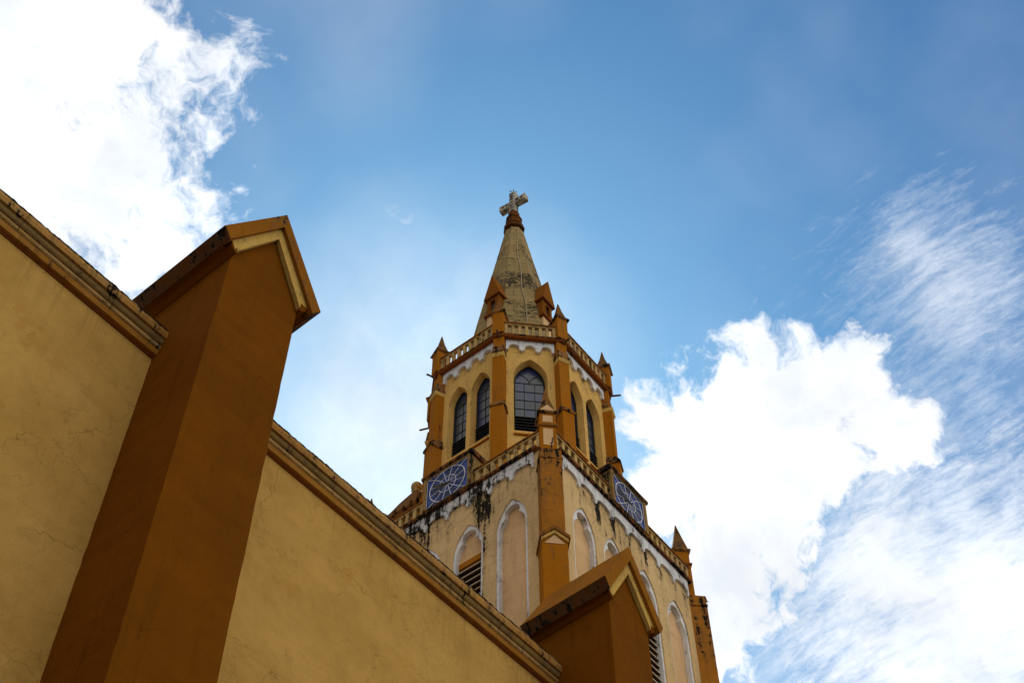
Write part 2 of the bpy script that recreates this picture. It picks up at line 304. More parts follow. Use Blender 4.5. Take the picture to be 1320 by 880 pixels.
def spire_mat():
    m = material('weathered spire stone'); nt = m.node_tree; N = NT(nt)
    P = nd(nt, 'ShaderNodeNewGeometry').outputs['Position']
    sep = nd(nt, 'ShaderNodeSeparateXYZ'); nt.links.new(P, sep.inputs[0]); X, Y, Z = sep.outputs
    ang = N.m('ARCTAN2', N.m('SUBTRACT', Y, SPC[1]), N.m('SUBTRACT', X, SPC[0]))
    wob = N.m('MULTIPLY', N.m('SUBTRACT', N.noise(P, 1.3, 4, .6), .5), .35)
    v = N.xyz(N.m('MULTIPLY', ang, 1.7), N.m('ADD', Z, wob), 0.)
    br = nd(nt, 'ShaderNodeTexBrick'); nt.links.new(v, br.inputs['Vector'])
    br.inputs['Scale'].default_value = 1.; br.inputs['Mortar Size'].default_value = .012; br.inputs['Mortar Smooth'].default_value = .3
    br.inputs['Brick Width'].default_value = .95; br.inputs['Row Height'].default_value = .62
    br.inputs['Color1'].default_value = (.47, .335, .135, 1); br.inputs['Color2'].default_value = (.31, .23, .10, 1); br.inputs['Mortar'].default_value = (.12, .09, .05, 1)
    col = N.mix(N.ramp(N.noise(P, 1.2, 6, .65), .4, .65), br.outputs['Color'], (.34, .24, .10))
    col = N.mix(N.m('MULTIPLY', N.ramp(N.noise(P, 7, 6, .7), .45, .7), .5), col, (.20, .155, .09))
    mn = N.m('ADD', N.m('MULTIPLY', N.noise(P, 1.1, 6, .7), .5), N.m('MULTIPLY', N.noise(P, 8, 6, .75), .5))
    ln = N.ramp(br.outputs['Fac'], 0, 1)
    band = N.m('MULTIPLY', N.ramp(Z, 40.9, 41.9), N.ramp(Z, 43.6, 42.4))
    mn = N.m('ADD', mn, N.m('ADD', N.m('MULTIPLY', ln, .05), N.m('MULTIPLY', band, .05)))
    col = N.mix(N.m('MULTIPLY', N.ramp(mn, .515, .585), .9), col, (.022, .020, .014))
    b = nd(nt, 'ShaderNodeBsdfPrincipled'); nt.links.new(col, b.inputs['Base Color']); b.inputs['Roughness'].default_value = .95
    b.inputs['Specular IOR Level'].default_value = .15
    h = N.m('ADD', N.m('MULTIPLY', br.outputs['Fac'], -.8), N.m('MULTIPLY', N.noise(P, 9, 6, .7), 1.))
    bp = nd(nt, 'ShaderNodeBump'); bp.inputs['Strength'].default_value = .9; bp.inputs['Distance'].default_value = .04
    nt.links.new(h, bp.inputs['Height']); nt.links.new(bp.outputs[0], b.inputs['Normal'])
    o = nd(nt, 'ShaderNodeOutputMaterial'); nt.links.new(b.outputs[0], o.inputs[0]); return m
M['spire'] = spire_mat()
M['paving'] = stucco('paving', (.10, .09, .075), (.08, .075, .06), dirt=.3, crack=.5, cscale=.6, streaks=0)
M['roofs'] = stucco('roof sheet', (.28, .22, .18), (.24, .19, .15), dirt=.4, crack=0)

# ------------------------------------------------------------------ geometry helpers
class Fr:
    """a wall frame: u along the wall, v up, w outward"""
    def __init__(s, O, U, Nn, k=1.): s.O = Vector(O); s.U = Vector(U).normalized(); s.N = Vector(Nn).normalized(); s.k = k
    def p(s, u, v, w=0.): return (s.O+s.U*u+Vector((0, 0, 1))*v+s.N*w)*s.k
    def off(s, u, w=0.): return Fr(s.O+s.U*u+s.N*w, s.U, s.N, s.k)
def box(bm, f, u0, u1, v0, v1, w0, w1):
    vs = [bm.verts.new(f.p(u, v, w)) for w in (w0, w1) for v in (v0, v1) for u in (u0, u1)]
    for q in ((0, 1, 3, 2), (4, 6, 7, 5), (0, 4, 5, 1), (2, 3, 7, 6), (0, 2, 6, 4), (1, 5, 7, 3)): bm.faces.new([vs[i] for i in q])
def plate(bm, f, outer, holes, w0, w1):
    loops = [outer]+list(holes)
    tri = tessellate_polygon([[Vector((a, b, 0)) for a, b in l] for l in loops])
    A = []; Bv = []
    for l in loops:
        A.append([bm.verts.new(f.p(a, b, w1)) for a, b in l]); Bv.append([bm.verts.new(f.p(a, b, w0)) for a, b in l])
    fa = [v for l in A for v in l]; fb = [v for l in Bv for v in l]
    for t in tri:
        if len(set(t)) < 3: continue
        try:
            bm.faces.new([fa[i] for i in t]); bm.faces.new([fb[i] for i in t])
        except ValueError: pass
    for a, b in zip(A, Bv):
        n = len(a)
        for i in range(n): bm.faces.new((a[i], a[(i+1) % n], b[(i+1) % n], b[i]))
def loft(bm, rings):
    vs = [[bm.verts.new(p) for p in r] for r in rings]
    for a, b in zip(vs, vs[1:]):
        n = len(a)
        for i in range(n):
            bm.faces.new((a[i], a[(i+1) % n], b[(i+1) % n], b[i]))
    bm.faces.new(vs[0]); bm.faces.new(vs[-1])
def rect_ring(f, hu, hw, v, w=0., u=0.):
    return [f.p(u-hu, v, w-hw), f.p(u+hu, v, w-hw), f.p(u+hu, v, w+hw), f.p(u-hu, v, w+hw)]
def tube(bm, a, b, r, n=8):
    a = Vector(a); b = Vector(b); d = (b-a).normalized(); x = d.orthogonal().normalized(); y = d.cross(x)
    ring = lambda c: [c+x*math.cos(2*PI*i/n)*r+y*math.sin(2*PI*i/n)*r for i in range(n)]
    loft(bm, [ring(a), ring(b)])
def ball(bm, c, r):
    res = bmesh.ops.create_icosphere(bm, subdivisions=3, radius=r)
    bmesh.ops.translate(bm, vec=Vector(c), verts=res['verts'])
def base_of(o):
    return Vector(o['_base']) if '_base' in o else Vector((0, 0, 0))
BASES = {}
def obj(name, bm, mat, parent=None, bevel=0., rough_edges=0., label=None, smooth=False, cuts=None):
    if cuts:      # (axis, start, end, step): slice it up so that its edges can wander like trowelled render
        ax, a, b, st_ = cuts; ax = Vector(ax)
        while a < b:
            bmesh.ops.bisect_plane(bm, geom=bm.verts[:]+bm.edges[:]+bm.faces[:], plane_co=ax*a, plane_no=ax, dist=1e-5); a += st_
    bmesh.ops.recalc_face_normals(bm, faces=bm.faces)
    if rough_edges:
        for v in bm.verts:
            n = noise.noise_vector(v.co*4.3); v.co += n*rough_edges
    me = bpy.data.meshes.new(name); bm.to_mesh(me); bm.free()
    me.materials.append(mat)
    o = bpy.data.objects.new(name, me); COL.objects.link(o)
    if parent:
        o.parent = parent; b = BASES[parent.name]; BASES[o.name] = b
        me.transform(Matrix.Translation(-b))
    else: BASES[o.name] = Vector((0, 0, 0))
    if smooth:
        for p in me.polygons: p.use_smooth = True
    if bevel:
        md = o.modifiers.new('bevel', 'BEVEL'); md.width = bevel; md.segments = 2; md.limit_method = 'ANGLE'; md.angle_limit = R(30)
        md.harden_normals = False
    if label: o['label'] = label
    return o
def thing(name, label, cat, loc):
    o = bpy.data.objects.new(name, None); COL.objects.link(o); o.location = loc
    o['label'] = label; o['category'] = cat; o.empty_display_size = .5
    BASES[o.name] = Vector(loc); return o
def new(): return bmesh.new()
def pointed(hw, zs, h, zb, n=14, cu=0.):
    """pointed arch outline, bottom left, up and over, bottom right"""
    Rr = (h*h+hw*hw)/(2*hw); pts = [(cu-hw, zb)]
    a1 = math.asin(h/Rr)
    for i in range(n+1):
        a = a1*i/n; pts.append((cu+(Rr-hw)-Rr*math.cos(a), zs+Rr*math.sin(a)))
    for i in range(n-1, -1, -1):
        a = a1*i/n; pts.append((cu-(Rr-hw)+Rr*math.cos(a), zs+Rr*math.sin(a)))
    pts.append((cu+hw, zb)); return pts
def trefoil(hw, zs, zb, cu=0.):
    L = [(-hw, zb), (-hw, zs-.02)]
    # side lobe bulging outward up to the cusp
    P0 = Vector((-hw, zs)); P1 = Vector((-hw+.02, zs+.26)); P2 = Vector((-.20, zs+.42))
    for i in range(1, 9):
        t = i/8; q = P0*(1-t)**2+P1*2*t*(1-t)+P2*t*t; L.append((q.x, q.y))
    cz = zs+.52; r = .235
    a0 = math.atan2(zs+.40-cz, -.20); a0 = a0 if a0 > 0 else a0+2*PI
    for i in range(1, 11):
        a = a0+(PI/2-a0)*i/10; L.append((r*math.cos(a), cz+r*math.sin(a)))
    out = L+[(-x, z) for x, z in L[-2::-1]]
    return [(cu+x, z) for x, z in out]
def scallop(u0, u1, n, ztop, zcusp, zarch, leg=.10):
    p = (u1-u0)/n; pts = [(u0, ztop), (u0, zcusp)]
    for i in range(n):
        a = u0+i*p; hw = (p-leg)/2; c = a+p/2
        pts.append((c-hw, zcusp+.02 if i else zcusp))
        for j in range(1, 12):
            t = PI*j/12; pts.append((c-hw*math.cos(t), zcusp+.05+(zarch-zcusp-.05)*math.sin(t)**.75))
        pts.append((c+hw, zcusp+.02 if i < n-1 else zcusp))
        if i < n-1: pts.append((a+p, zcusp-.03))
    pts += [(u1, zcusp), (u1, ztop)]
    out = []
    for q in pts:
        if not out or (abs(out[-1][0]-q[0])+abs(out[-1][1]-q[1])) > 1e-4: out.append(q)
    return out

# ------------------------------------------------------------------ ground
GZ = -1.6
bm = new(); s = 2500
bm.faces.new([bm.verts.new(p) for p in ((-s, -s, GZ), (s, -s, GZ), (s, s, GZ), (-s, s, GZ))])
o = obj('ground', bm, M['paving']); o['kind'] = 'structure'

# ------------------------------------------------------------------ nave
D = R(1.864); K = .955
NF = Fr((0, 0, 0), (math.cos(D), -math.sin(D), 0), (-math.sin(D), -math.cos(D), 0), K)   # w = -depth
nave = thing('church_nave', 'long ochre rendered nave wall with gabled buttresses and moulded cornice below the tower', 'church wall', NF.p(6, GZ/K, -13.6))
WY = 13.6
bm = new(); box(bm, NF, -14, 17.7, GZ/K-.05, 20.0, -14.0, -WY)
obj('wall', bm, M['nave'], nave)
bm = new()
vs = [NF.p(-14, 20.1, -14.0), NF.p(17.7, 20.1, -14.0), NF.p(17.7, 21.5, -22), NF.p(-14, 21.5, -22)]
vs2 = [v-Vector((0, 0, .25)) for v in vs]; loft(bm, [vs, vs2])
vs = [NF.p(-14, 20.1, -30.0), NF.p(17.7, 20.1, -30.0), NF.p(17.7, 21.5, -22), NF.p(-14, 21.5, -22)]
vs2 = [v-Vector((0, 0, .25)) for v in vs]; loft(bm, [vs, vs2])
obj('roof', bm, M['roofs'], nave)
bm = new(); box(bm, NF, -14, 17.7, GZ/K-.05, 19.9, -30.1, -29.7); obj('wall', bm, M['nave'], nave)
bm = new(); box(bm, NF, -14.3, -14.01, GZ/K-.05, 19.9, -30.1, -14.05); obj('wall', bm, M['nave'], nave)
bm = new(); box(bm, NF, 17.3, 17.69, GZ/K-.05, 19.8, -29.6, -14.1); obj('wall', bm, M['nave'], nave)

def strip(f, prof, u0, u1, step, jit, mat, name, parent, back=-13.62):
    """profile prof = [(w,z)...] from top to bottom, closed to the wall behind"""
    bm = new(); pr = [(back, prof[0][1])]+list(prof)+[(back, prof[-1][1])]
    n = max(1, int((u1-u0)/step)); rings = []
    for i in range(n+1):
        u = u0+(u1-u0)*i/n; ring = []
        for j, (w, z) in enumerate(pr):
            dz = dw = 0
            if 0 < j < len(pr)-1:
                q = noise.noise_vector(Vector((u*3.1, j*3.7, z)))*jit+noise.noise_vector(Vector((u*11, j*5.1, z)))*jit*.6
                dz, dw = q.x, q.y
            ring.append(f.p(u, z+dz, w+dw))
        rings.append(ring)
    loft(bm, rings)
    return obj(name, bm, mat, parent)
def cornice(u0, u1, parent):
    c = strip(NF, [(-13.345, 20.33), (-13.335, 20.24), (-13.345, 20.15), (-13.39, 20.145)], u0, u1, .12, .004, M['fascia'], 'cornice', parent)
    # mouldy crown, broken along its edge
    bm = new(); n = int((u1-u0)/.05); rings = []
    for i in range(n+1):
        u = u0+(u1-u0)*i/n
        a = noise.noise(Vector((u*2.2, 1, 0)))*.03+noise.noise(Vector((u*9, 4, 0)))*.03+noise.noise(Vector((u*27, 9, 0)))*.02
        b = noise.noise(Vector((u*8, 14, 0)))*.02+noise.noise(Vector((u*23, 19, 0)))*.018
        rings.append([NF.p(u, 20.33, -14.02), NF.p(u, 20.42+a, -14.02), NF.p(u, 20.42+a, -13.40+b), NF.p(u, 20.385+b, -13.352+a*.5), NF.p(u, 20.335, -13.356+b*.6)])
    loft(bm, rings); obj('coping', bm, M['coping'], c)
    cove = [(-13.39, 20.14)]+[(-13.39-.075*(1-math.cos(PI/2*i/5)), 20.14-.10*math.sin(PI/2*i/5)) for i in range(1, 6)]+[(-13.468, 20.035)]
    strip(NF, cove, u0, u1, .15, .003, M['cove'], 'cove', c)
    rl = [(-13.468-.0+.0, 20.032)]+[(-13.49+.055*math.sin(PI*i/8)+.0, 20.032-.055+.055*math.cos(PI*i/8)) for i in range(1, 8)]+[(-13.50, 19.925)]
    strip(NF, rl, u0, u1, .08, .004, M['roll'], 'roll_moulding', c)
    strip(NF, [(-13.475, 19.92), (-13.50, 19.815), (-13.55, 19.81)], u0, u1, .15, .003, M['band'], 'band_moulding', c)
    strip(NF, [(-13.56, 19.805), (-13.575, 19.77)], u0, u1, .3, .002, M['soffit'], 'fillet', c)
    return c
cornice(-14, 6.94, nave); cornice(8.50, 17.68, nave)

def buttress(uc, hw, ze, za, ohs, parent, back, yf=-12.04):
    """gabled buttress. ze eave height of the body, za its apex"""
    s = (za-ze)/hw
    bm = new(); plate(bm, NF, [(uc-hw, GZ/K-.05), (uc-hw, ze), (uc, za), (uc+hw, ze), (uc+hw, GZ/K-.05)], [], -14.02, yf)
    b = obj('buttress', bm, M['butt'], parent, bevel=.02, cuts=((0, 0, 1), 4., 22., .22), rough_edges=.011)
    # pale moulding under the gable roof
    g = .30; e = .15
    def chev(du_out, z_ap_out, z_ev_out, du_in, z_ap_in, z_ev_in):
        return [(uc-du_out, z_ev_out), (uc, z_ap_out), (uc+du_out, z_ev_out), (uc+du_in, z_ev_in), (uc, z_ap_in), (uc-du_in, z_ev_in)]
    bm = new(); plate(bm, NF, chev(hw+.14*ohs, za+.36, ze+.215, hw+.01, za-.0, ze-.005), [], yf+.002, yf+.10)
    obj('gable_moulding', bm, M['trim'], b, bevel=.012, cuts=((0, 0, 1), 19.5, 23, .16), rough_edges=.006)
    # same moulding running back along both sides
    for sg in (-1, 1):
        bm = new()
        pr = [(uc+sg*(hw-.02), ze+.2), (uc+sg*(hw+.14*ohs), ze+.2), (uc+sg*(hw+.13*ohs), ze+.07), (uc+sg*(hw+.02), ze-.03), (uc+sg*(hw-.02), ze-.03)]
        if sg < 0: pr = pr[::-1]
        plate(bm, NF, pr, [], back+.01, yf+.10)
        obj('side_moulding', bm, M['butt'], b, bevel=.008)
    bm = new()
    plate(bm, NF, chev(hw+.39*ohs, za+.80, ze+.31, hw+.22*ohs, za+.36, ze+.06), [], back, yf+.18)
    fb_ = new(); plate(fb_, NF, [(uc-hw-.215*ohs, ze+.062), (uc, za+.355), (uc+hw+.215*ohs, ze+.062)], [], back+.02, yf-.05); obj('soffit', fb_, M['butt'], b)
    obj('gable_roof', bm, M['roofp'], b, bevel=.012, cuts=((0, 1, 0), 9.5, 14.5, .18), rough_edges=.009)
    for sg in (-1, 1):
        a1 = (uc+sg*(hw+.392*ohs), ze+.309); a2 = (uc+sg*(hw+.218*ohs), ze+.058); n_ = Vector((a2[1]-a1[1], a1[0]-a2[0])).normalized()*.012*sg
        if n_.x*sg < 0: n_ = -n_
        pr = [a1, a2, (a2[0]+n_.x, a2[1]+n_.y), (a1[0]+n_.x, a1[1]+n_.y)]
        bm = new(); plate(bm, NF, pr, [], back+.004, yf+.176); obj('eave_edge', bm, M['eave'], b)
    return b
buttress(7.722, .792, 21.50, 22.95, 1., nave, -15.2)
buttress(18.33, .668, 21.36, 22.56, .86, nave, -14.15)

# ------------------------------------------------------------------ tower, lower storey
X0, Y0, TW = 18.37, 13.05, 6.5
tower = thing('bell_tower', 'tall square church tower with octagonal belfry, stone spire and orange pilasters behind the nave', 'church tower', (X0+TW/2, Y0+TW/2, GZ))
FL = Fr((X0, Y0, 0), (0, 1, 0), (-1, 0, 0)); FRr = Fr((X0, Y0, 0), (1, 0, 0), (0, -1, 0))
FB = Fr((X0+TW, Y0+TW, 0), (-1, 0, 0), (0, 1, 0)); FE = Fr((X0+TW, Y0+TW, 0), (0, -1, 0), (1, 0, 0))
ZS = 25.83; ZB = 18.6
def lower_face(f, centers, kinds, detail=True, uoff=0.):
    outer = [(.02 if f in (FL, FB) else .0, GZ-.05), (.02 if f in (FL, FB) else .0, 28.0), (TW, 28.0), (TW, GZ-.05)]
    outer = [(.31, GZ-.05), (.31, 28.), (TW-.31, 28.), (TW-.31, GZ-.05)]
    holes = [pointed(.475, ZS, .95, ZB, cu=c) for c in centers]
    bm = new(); plate(bm, f, outer, holes, -.30, 0.)
    wl = obj('wall', bm, M['tower'], tower)
    for c, k in zip(centers, kinds):
        # white cusped surround set back in the opening
        bm = new(); plate(bm, f, pointed(.474, ZS, .949, ZB+.001, cu=c), [trefoil(.40, ZS, ZB+.08, cu=c)], -.17, -.035)
        a = obj('arch_surround', bm, M['white2'], tower)
        if k == 'blind':
            bm = new(); box(bm, f, c-.46, c+.46, ZB, ZS+.9, -.28, -.172); obj('panel', bm, M['panel'], a)
        else:
            bm = new(); box(bm, f, c-.46, c+.46, ZS-.12, ZS+.9, -.28, -.172); obj('panel', bm, M['panel'], a)
            bm = new(); box(bm, f, c-.40, c+.40, ZS-.30, ZS-.121, -.27, -.150); obj('lintel', bm, M['orange'], a)
            bm = new(); box(bm, f, c-.45, c+.45, ZB, ZS-.31, -.60, -.58); obj('dark_backing', bm, M['dark'], a)
            bm = new()
            z = ZS-.48
            while z > ZB+.15:
                p = [f.p(c-.42, z, -.13), f.p(c+.42, z, -.13), f.p(c+.42, z+.16, -.40), f.p(c-.42, z+.16, -.40)]
                loft(bm, [p, [q+Vector((0, 0, .022)) for q in p]]); z -= .215
            obj('slats', bm, M['slatbrown'], a)
            bm = new()
            z = ZS-.48
            while z > ZB+.15: box(bm, f, c-.42, c+.42, z-.004, z+.028, -.129, -.112); z -= .215
            obj('slat_edges', bm, M['slatpale'], a)
    bm = new(); plate(bm, f, scallop(.46, TW-.46, 8, 27.997, 27.42, 27.68), [], .002, .065)
    obj('scalloped_band', bm, M['white'], tower, rough_edges=.003)
cl = [1.20, 2.55, 3.88, 5.24]
cr = [1.33, 2.60, 3.98, 5.35]
kk = ['blind', 'louvre', 'louvre', 'blind']
lower_face(FL, cl, ['blind', 'louvre', 'blind', 'blind']); lower_face(FRr, cr, ['blind', 'blind', 'louvre', 'blind'])
for f in (FB, FE): lower_face(f, cr, kk)
bm = new(); box(bm, Fr((X0, Y0, 0), (1, 0, 0), (0, -1, 0)), .32, TW-.32, 27.75, 28.0, -TW+.32, -.31); obj('terrace', bm, M['roofs'], tower)

def ledge_strip(f, u0, u1, z0, z1, out, mat, name, inn=-.25, jit=.006):
    bm = new(); n = int((u1-u0)/.06); rings = []
    for i in range(n+1):
        u = u0+(u1-u0)*i/n
        a = noise.noise(Vector((u*7+z0, 3, out)))*jit; b = noise.noise(Vector((u*17, 8, z0)))*jit
        rings.append([f.p(u, z0, inn), f.p(u, z1, inn), f.p(u, z1+a, out-.015+b), f.p(u, z1-.02+b, out+a), f.p(u, z0+.01+a, out+b), f.p(u, z0+b, out-.02)])
    loft(bm, rings); return obj(name, bm, mat, tower)
def balustrade(f, u0, u1, z0, zr, w, sp=.25, bw=.11, wall=None, rail_h=.13, rail_w=.20, end=.10):
    """rail on square balusters. z0 ledge top, zr rail top"""
    bm = new(); n = int((u1-u0)/.08); rings = []
    for i in range(n+1):
        u = u0+(u1-u0)*i/n; j = noise.noise(Vector((u*9, z0, w)))*.007; k = noise.noise(Vector((u*21, 5, w)))*.004
        h = rail_w/2
        rings.append([f.p(u, zr-rail_h+.04, w-h+.02), f.p(u, zr-.03, w-h), f.p(u, zr, w-h+.03), f.p(u, zr+j, w+h-.03), f.p(u, zr-.035+k, w+h+j), f.p(u, zr-rail_h+.05+k, w+h), f.p(u, zr-rail_h+.04, w+h-.03)])
    loft(bm, rings); b = obj('balustrade', bm, M['rail'], tower)
    bm = new(); box(bm, f, u0, u1, zr-rail_h-.015, zr-rail_h+.038, w-rail_w/2+.04, w+rail_w/2-.035); obj('under_rail', bm, M['balu'], b)
    m = max(2, int(round((u1-u0-2*end)/sp))+1)
    for i in range(m):
        u = u0+end+(u1-u0-2*end)*i/(m-1)
        bm = new(); hb = bw/2*random.uniform(.93, 1.07); c = w+random.uniform(-.006, .006)
        r = []
        for z, k in ((z0, .92), (zr-rail_h-.016, .92)):
            r.append(rect_ring(f, hb*k, hb*k, z, c, u))
        loft(bm, r); obj('baluster', bm, M['balu'], b)
    return b
CUL, CUR = 3.22, 3.36    # clock centres along the two faces
for f, cu in ((FL, CUL), (FRr, CUR), (FB, 3.3), (FE, 3.3)):
    ledge_strip(f, .33, TW-.33, 28.0, 28.11, .14, M['ledge'], 'ledge')
    h = .83
    balustrade(f, .22, cu-h, 28.112, 28.74, -.02)
    balustrade(f, cu+h, TW-.22, 28.112, 28.74, -.02)
# clock housings, one on each face
def housing(f, cu):
    bm = new()
    plate(bm, f, [(cu-.80, 28.112), (cu-.80, 29.36), (cu+.80, 29.36), (cu+.80, 28.112)], [[(cu-.70, 28.13), (cu-.70, 29.335), (cu+.70, 29.335), (cu+.70, 28.13)]], -.12, .165)
    h = obj('clock_housing', bm, M['box'], tower, bevel=.012, rough_edges=.004)
    bm = new(); box(bm, f, cu-.80, cu-.70, 28.112, 29.36, -.95, -.122); box(bm, f, cu+.70, cu+.80, 28.112, 29.36, -.95, -.122)
    box(bm, f, cu-.69, cu+.69, 28.112, 29.36, -.95, -.86); obj('side_walls', bm, M['box'], h, bevel=.012, rough_edges=.004)
    bm = new(); n = 24; rings = []
    for i in range(n+1):
        u = cu-.86+1.72*i/n; a = noise.noise(Vector((u*8, 2, f.O.x)))*.012
        rings.append([f.p(u, 29.362, -1.0), f.p(u, 29.52, -1.0), f.p(u, 29.54+a, .05), f.p(u, 29.47+a, .20), f.p(u, 29.40+a*.5, .205), f.p(u, 29.362, .19)])
    loft(bm, rings); obj('housing_top', bm, M['ledge'], h)
for f, cu in ((FL, CUL), (FRr, CUR), (FB, 3.3), (FE, 3.3)): housing(f, cu)

# diagonal corner buttresses and their pinnacles
r2 = 1/math.sqrt(2)
def corner(O, U, Nn):
    f = Fr(O, U, Nn)
    bm = new(); box(bm, f, -.30, .30, GZ-.05, 24.30, -.60, .24); b = obj('corner_buttress', bm, M['orange'], tower, bevel=.015, cuts=((0, 0, 1), 17, 24.2, .25), rough_edges=.008)
    bm = new(); box(bm, f, -.272, .272, 24.302, 27.20, -.58, .20); obj('upper_shaft', bm, M['orange_low'], b, bevel=.015, cuts=((0, 0, 1), 24.4, 27.1, .2), rough_edges=.008)
    # gablet cap
    bm = new(); hw = .355
    plate(bm, f, [(-hw, 24.34), (0, 24.66), (hw, 24.34), (hw, 24.23), (0, 24.54), (-hw, 24.23)], [], -.3, .33); obj('gablet', bm, M['rail'], b, bevel=.008)
    bm = new(); plate(bm, f, [(-hw+.04, 24.265), (0, 24.54), (hw-.04, 24.265), (hw-.04, 24.17), (0, 24.44), (-hw+.04, 24.17)], [], -.3, .29); obj('gablet_moulding', bm, M['capital'], b)
    bm = new(); plate(bm, f, [(-.24, 24.12), (0, 24.41), (.24, 24.12)], [], -.2, .25); obj('gablet_panel', bm, M['panel'], b)
    # pinnacle
    bm = new(); loft(bm, [rect_ring(f, .30, .34, 27.20, -.13), rect_ring(f, .30, .35, 27.27, -.13), rect_ring(f, .275, .325, 27.30, -.13), rect_ring(f, .27, .32, 27.60, -.13)])
    p = obj('pinnacle', bm, M['orange_low'], tower, bevel=.012, rough_edges=.006)
    c = -.28; h = .215
    bm = new(); box(bm, f, -h, h, 27.59, 28.78, c-h, c+h); obj('lower_post', bm, M['orange'], p, bevel=.01)
    bm = new(); box(bm, f, -.125, .125, 28.04, 28.70, c, c+h+.006); obj('post_panel', bm, M['panel'], p)
    bm = new(); loft(bm, [rect_ring(f, .23, .23, 28.78, c), rect_ring(f, .255, .255, 28.81, c), rect_ring(f, .255, .255, 28.86, c), rect_ring(f, .22, .22, 28.89, c)]); obj('post_band', bm, M['rail'], p)
    bm = new(); box(bm, f, -h+.005, h-.005, 28.88, 29.32, c-h+.005, c+h-.005); obj('upper_post', bm, M['orange'], p, bevel=.01)
    bm = new(); box(bm, f, -.13, .13, 28.97, 29.24, c, c+h+.001); obj('post_panel', bm, M['panel'], p)
    bm = new(); loft(bm, [rect_ring(f, .22, .22, 29.32, c), rect_ring(f, .265, .265, 29.36, c), rect_ring(f, .265, .265, 29.41, c), rect_ring(f, .22, .22, 29.45, c)]); obj('cap_band', bm, M['cap'], p)
    bm = new(); plate(bm, f, [(-.21, 29.44), (0, 29.68), (.21, 29.44)], [], c, c+.232); obj('cap_gablet', bm, M['panel'], p)
    bm = new(); loft(bm, [rect_ring(f, .215, .215, 29.445, c), rect_ring(f, .112, .112, 30.02, c), rect_ring(f, .01, .01, 30.62, c)])
    obj('pyramid', bm, M['pyr'], p, bevel=.008, rough_edges=.004)
    bm = new(); tube(bm, f.p(.02, 27.62, .16), f.p(.03, 27.70, .30), .018); tube(bm, f.p(.03, 27.70, .30), f.p(.05, 27.90, .28), .022); tube(bm, f.p(.03, 27.68, .28), f.p(-.04, 27.64, .32), .012)
    obj('rusty_bracket', bm, M['rust'], p)
    return f
corner((X0, Y0, 0), (r2, -r2, 0), (-r2, -r2, 0))
corner((X0+TW, Y0, 0), (r2, r2, 0), (r2, -r2, 0))
corner((X0+TW, Y0+TW, 0), (-r2, r2, 0), (r2, r2, 0))
corner((X0, Y0+TW, 0), (-r2, -r2, 0), (-r2, r2, 0))

# stair turret behind the far side, capped by a pyramid with a ball
tf = Fr((21.3, 20.25, 0), (0, -1, 0), (-1, 0, 0))
bm = new(); box(bm, tf, -.58, .58, GZ, 32.3, -.58, .58)
tt = obj('stair_turret', bm, M['orange'], tower, bevel=.02)
bm = new(); loft(bm, [rect_ring(tf, .60, .60, 32.3), rect_ring(tf, .78, .78, 32.42), rect_ring(tf, .78, .78, 32.55), rect_ring(tf, .62, .62, 32.72)]); obj('turret_cornice', bm, M['cap'], tt, rough_edges=.01)
bm = new(); loft(bm, [rect_ring(tf, .62, .62, 32.72), rect_ring(tf, .36, .36, 33.4), rect_ring(tf, .09, .09, 34.0)]); obj('turret_pyramid', bm, M['pyr'], tt, rough_edges=.008)
bm = new(); loft(bm, [rect_ring(tf, .09, .09, 33.98), rect_ring(tf, .13, .13, 34.06), rect_ring(tf, .08, .08, 34.1)]); ball(bm, tf.p(0, 34.26, 0), .185); obj('ball_finial', bm, M['balu'], tt, smooth=True)

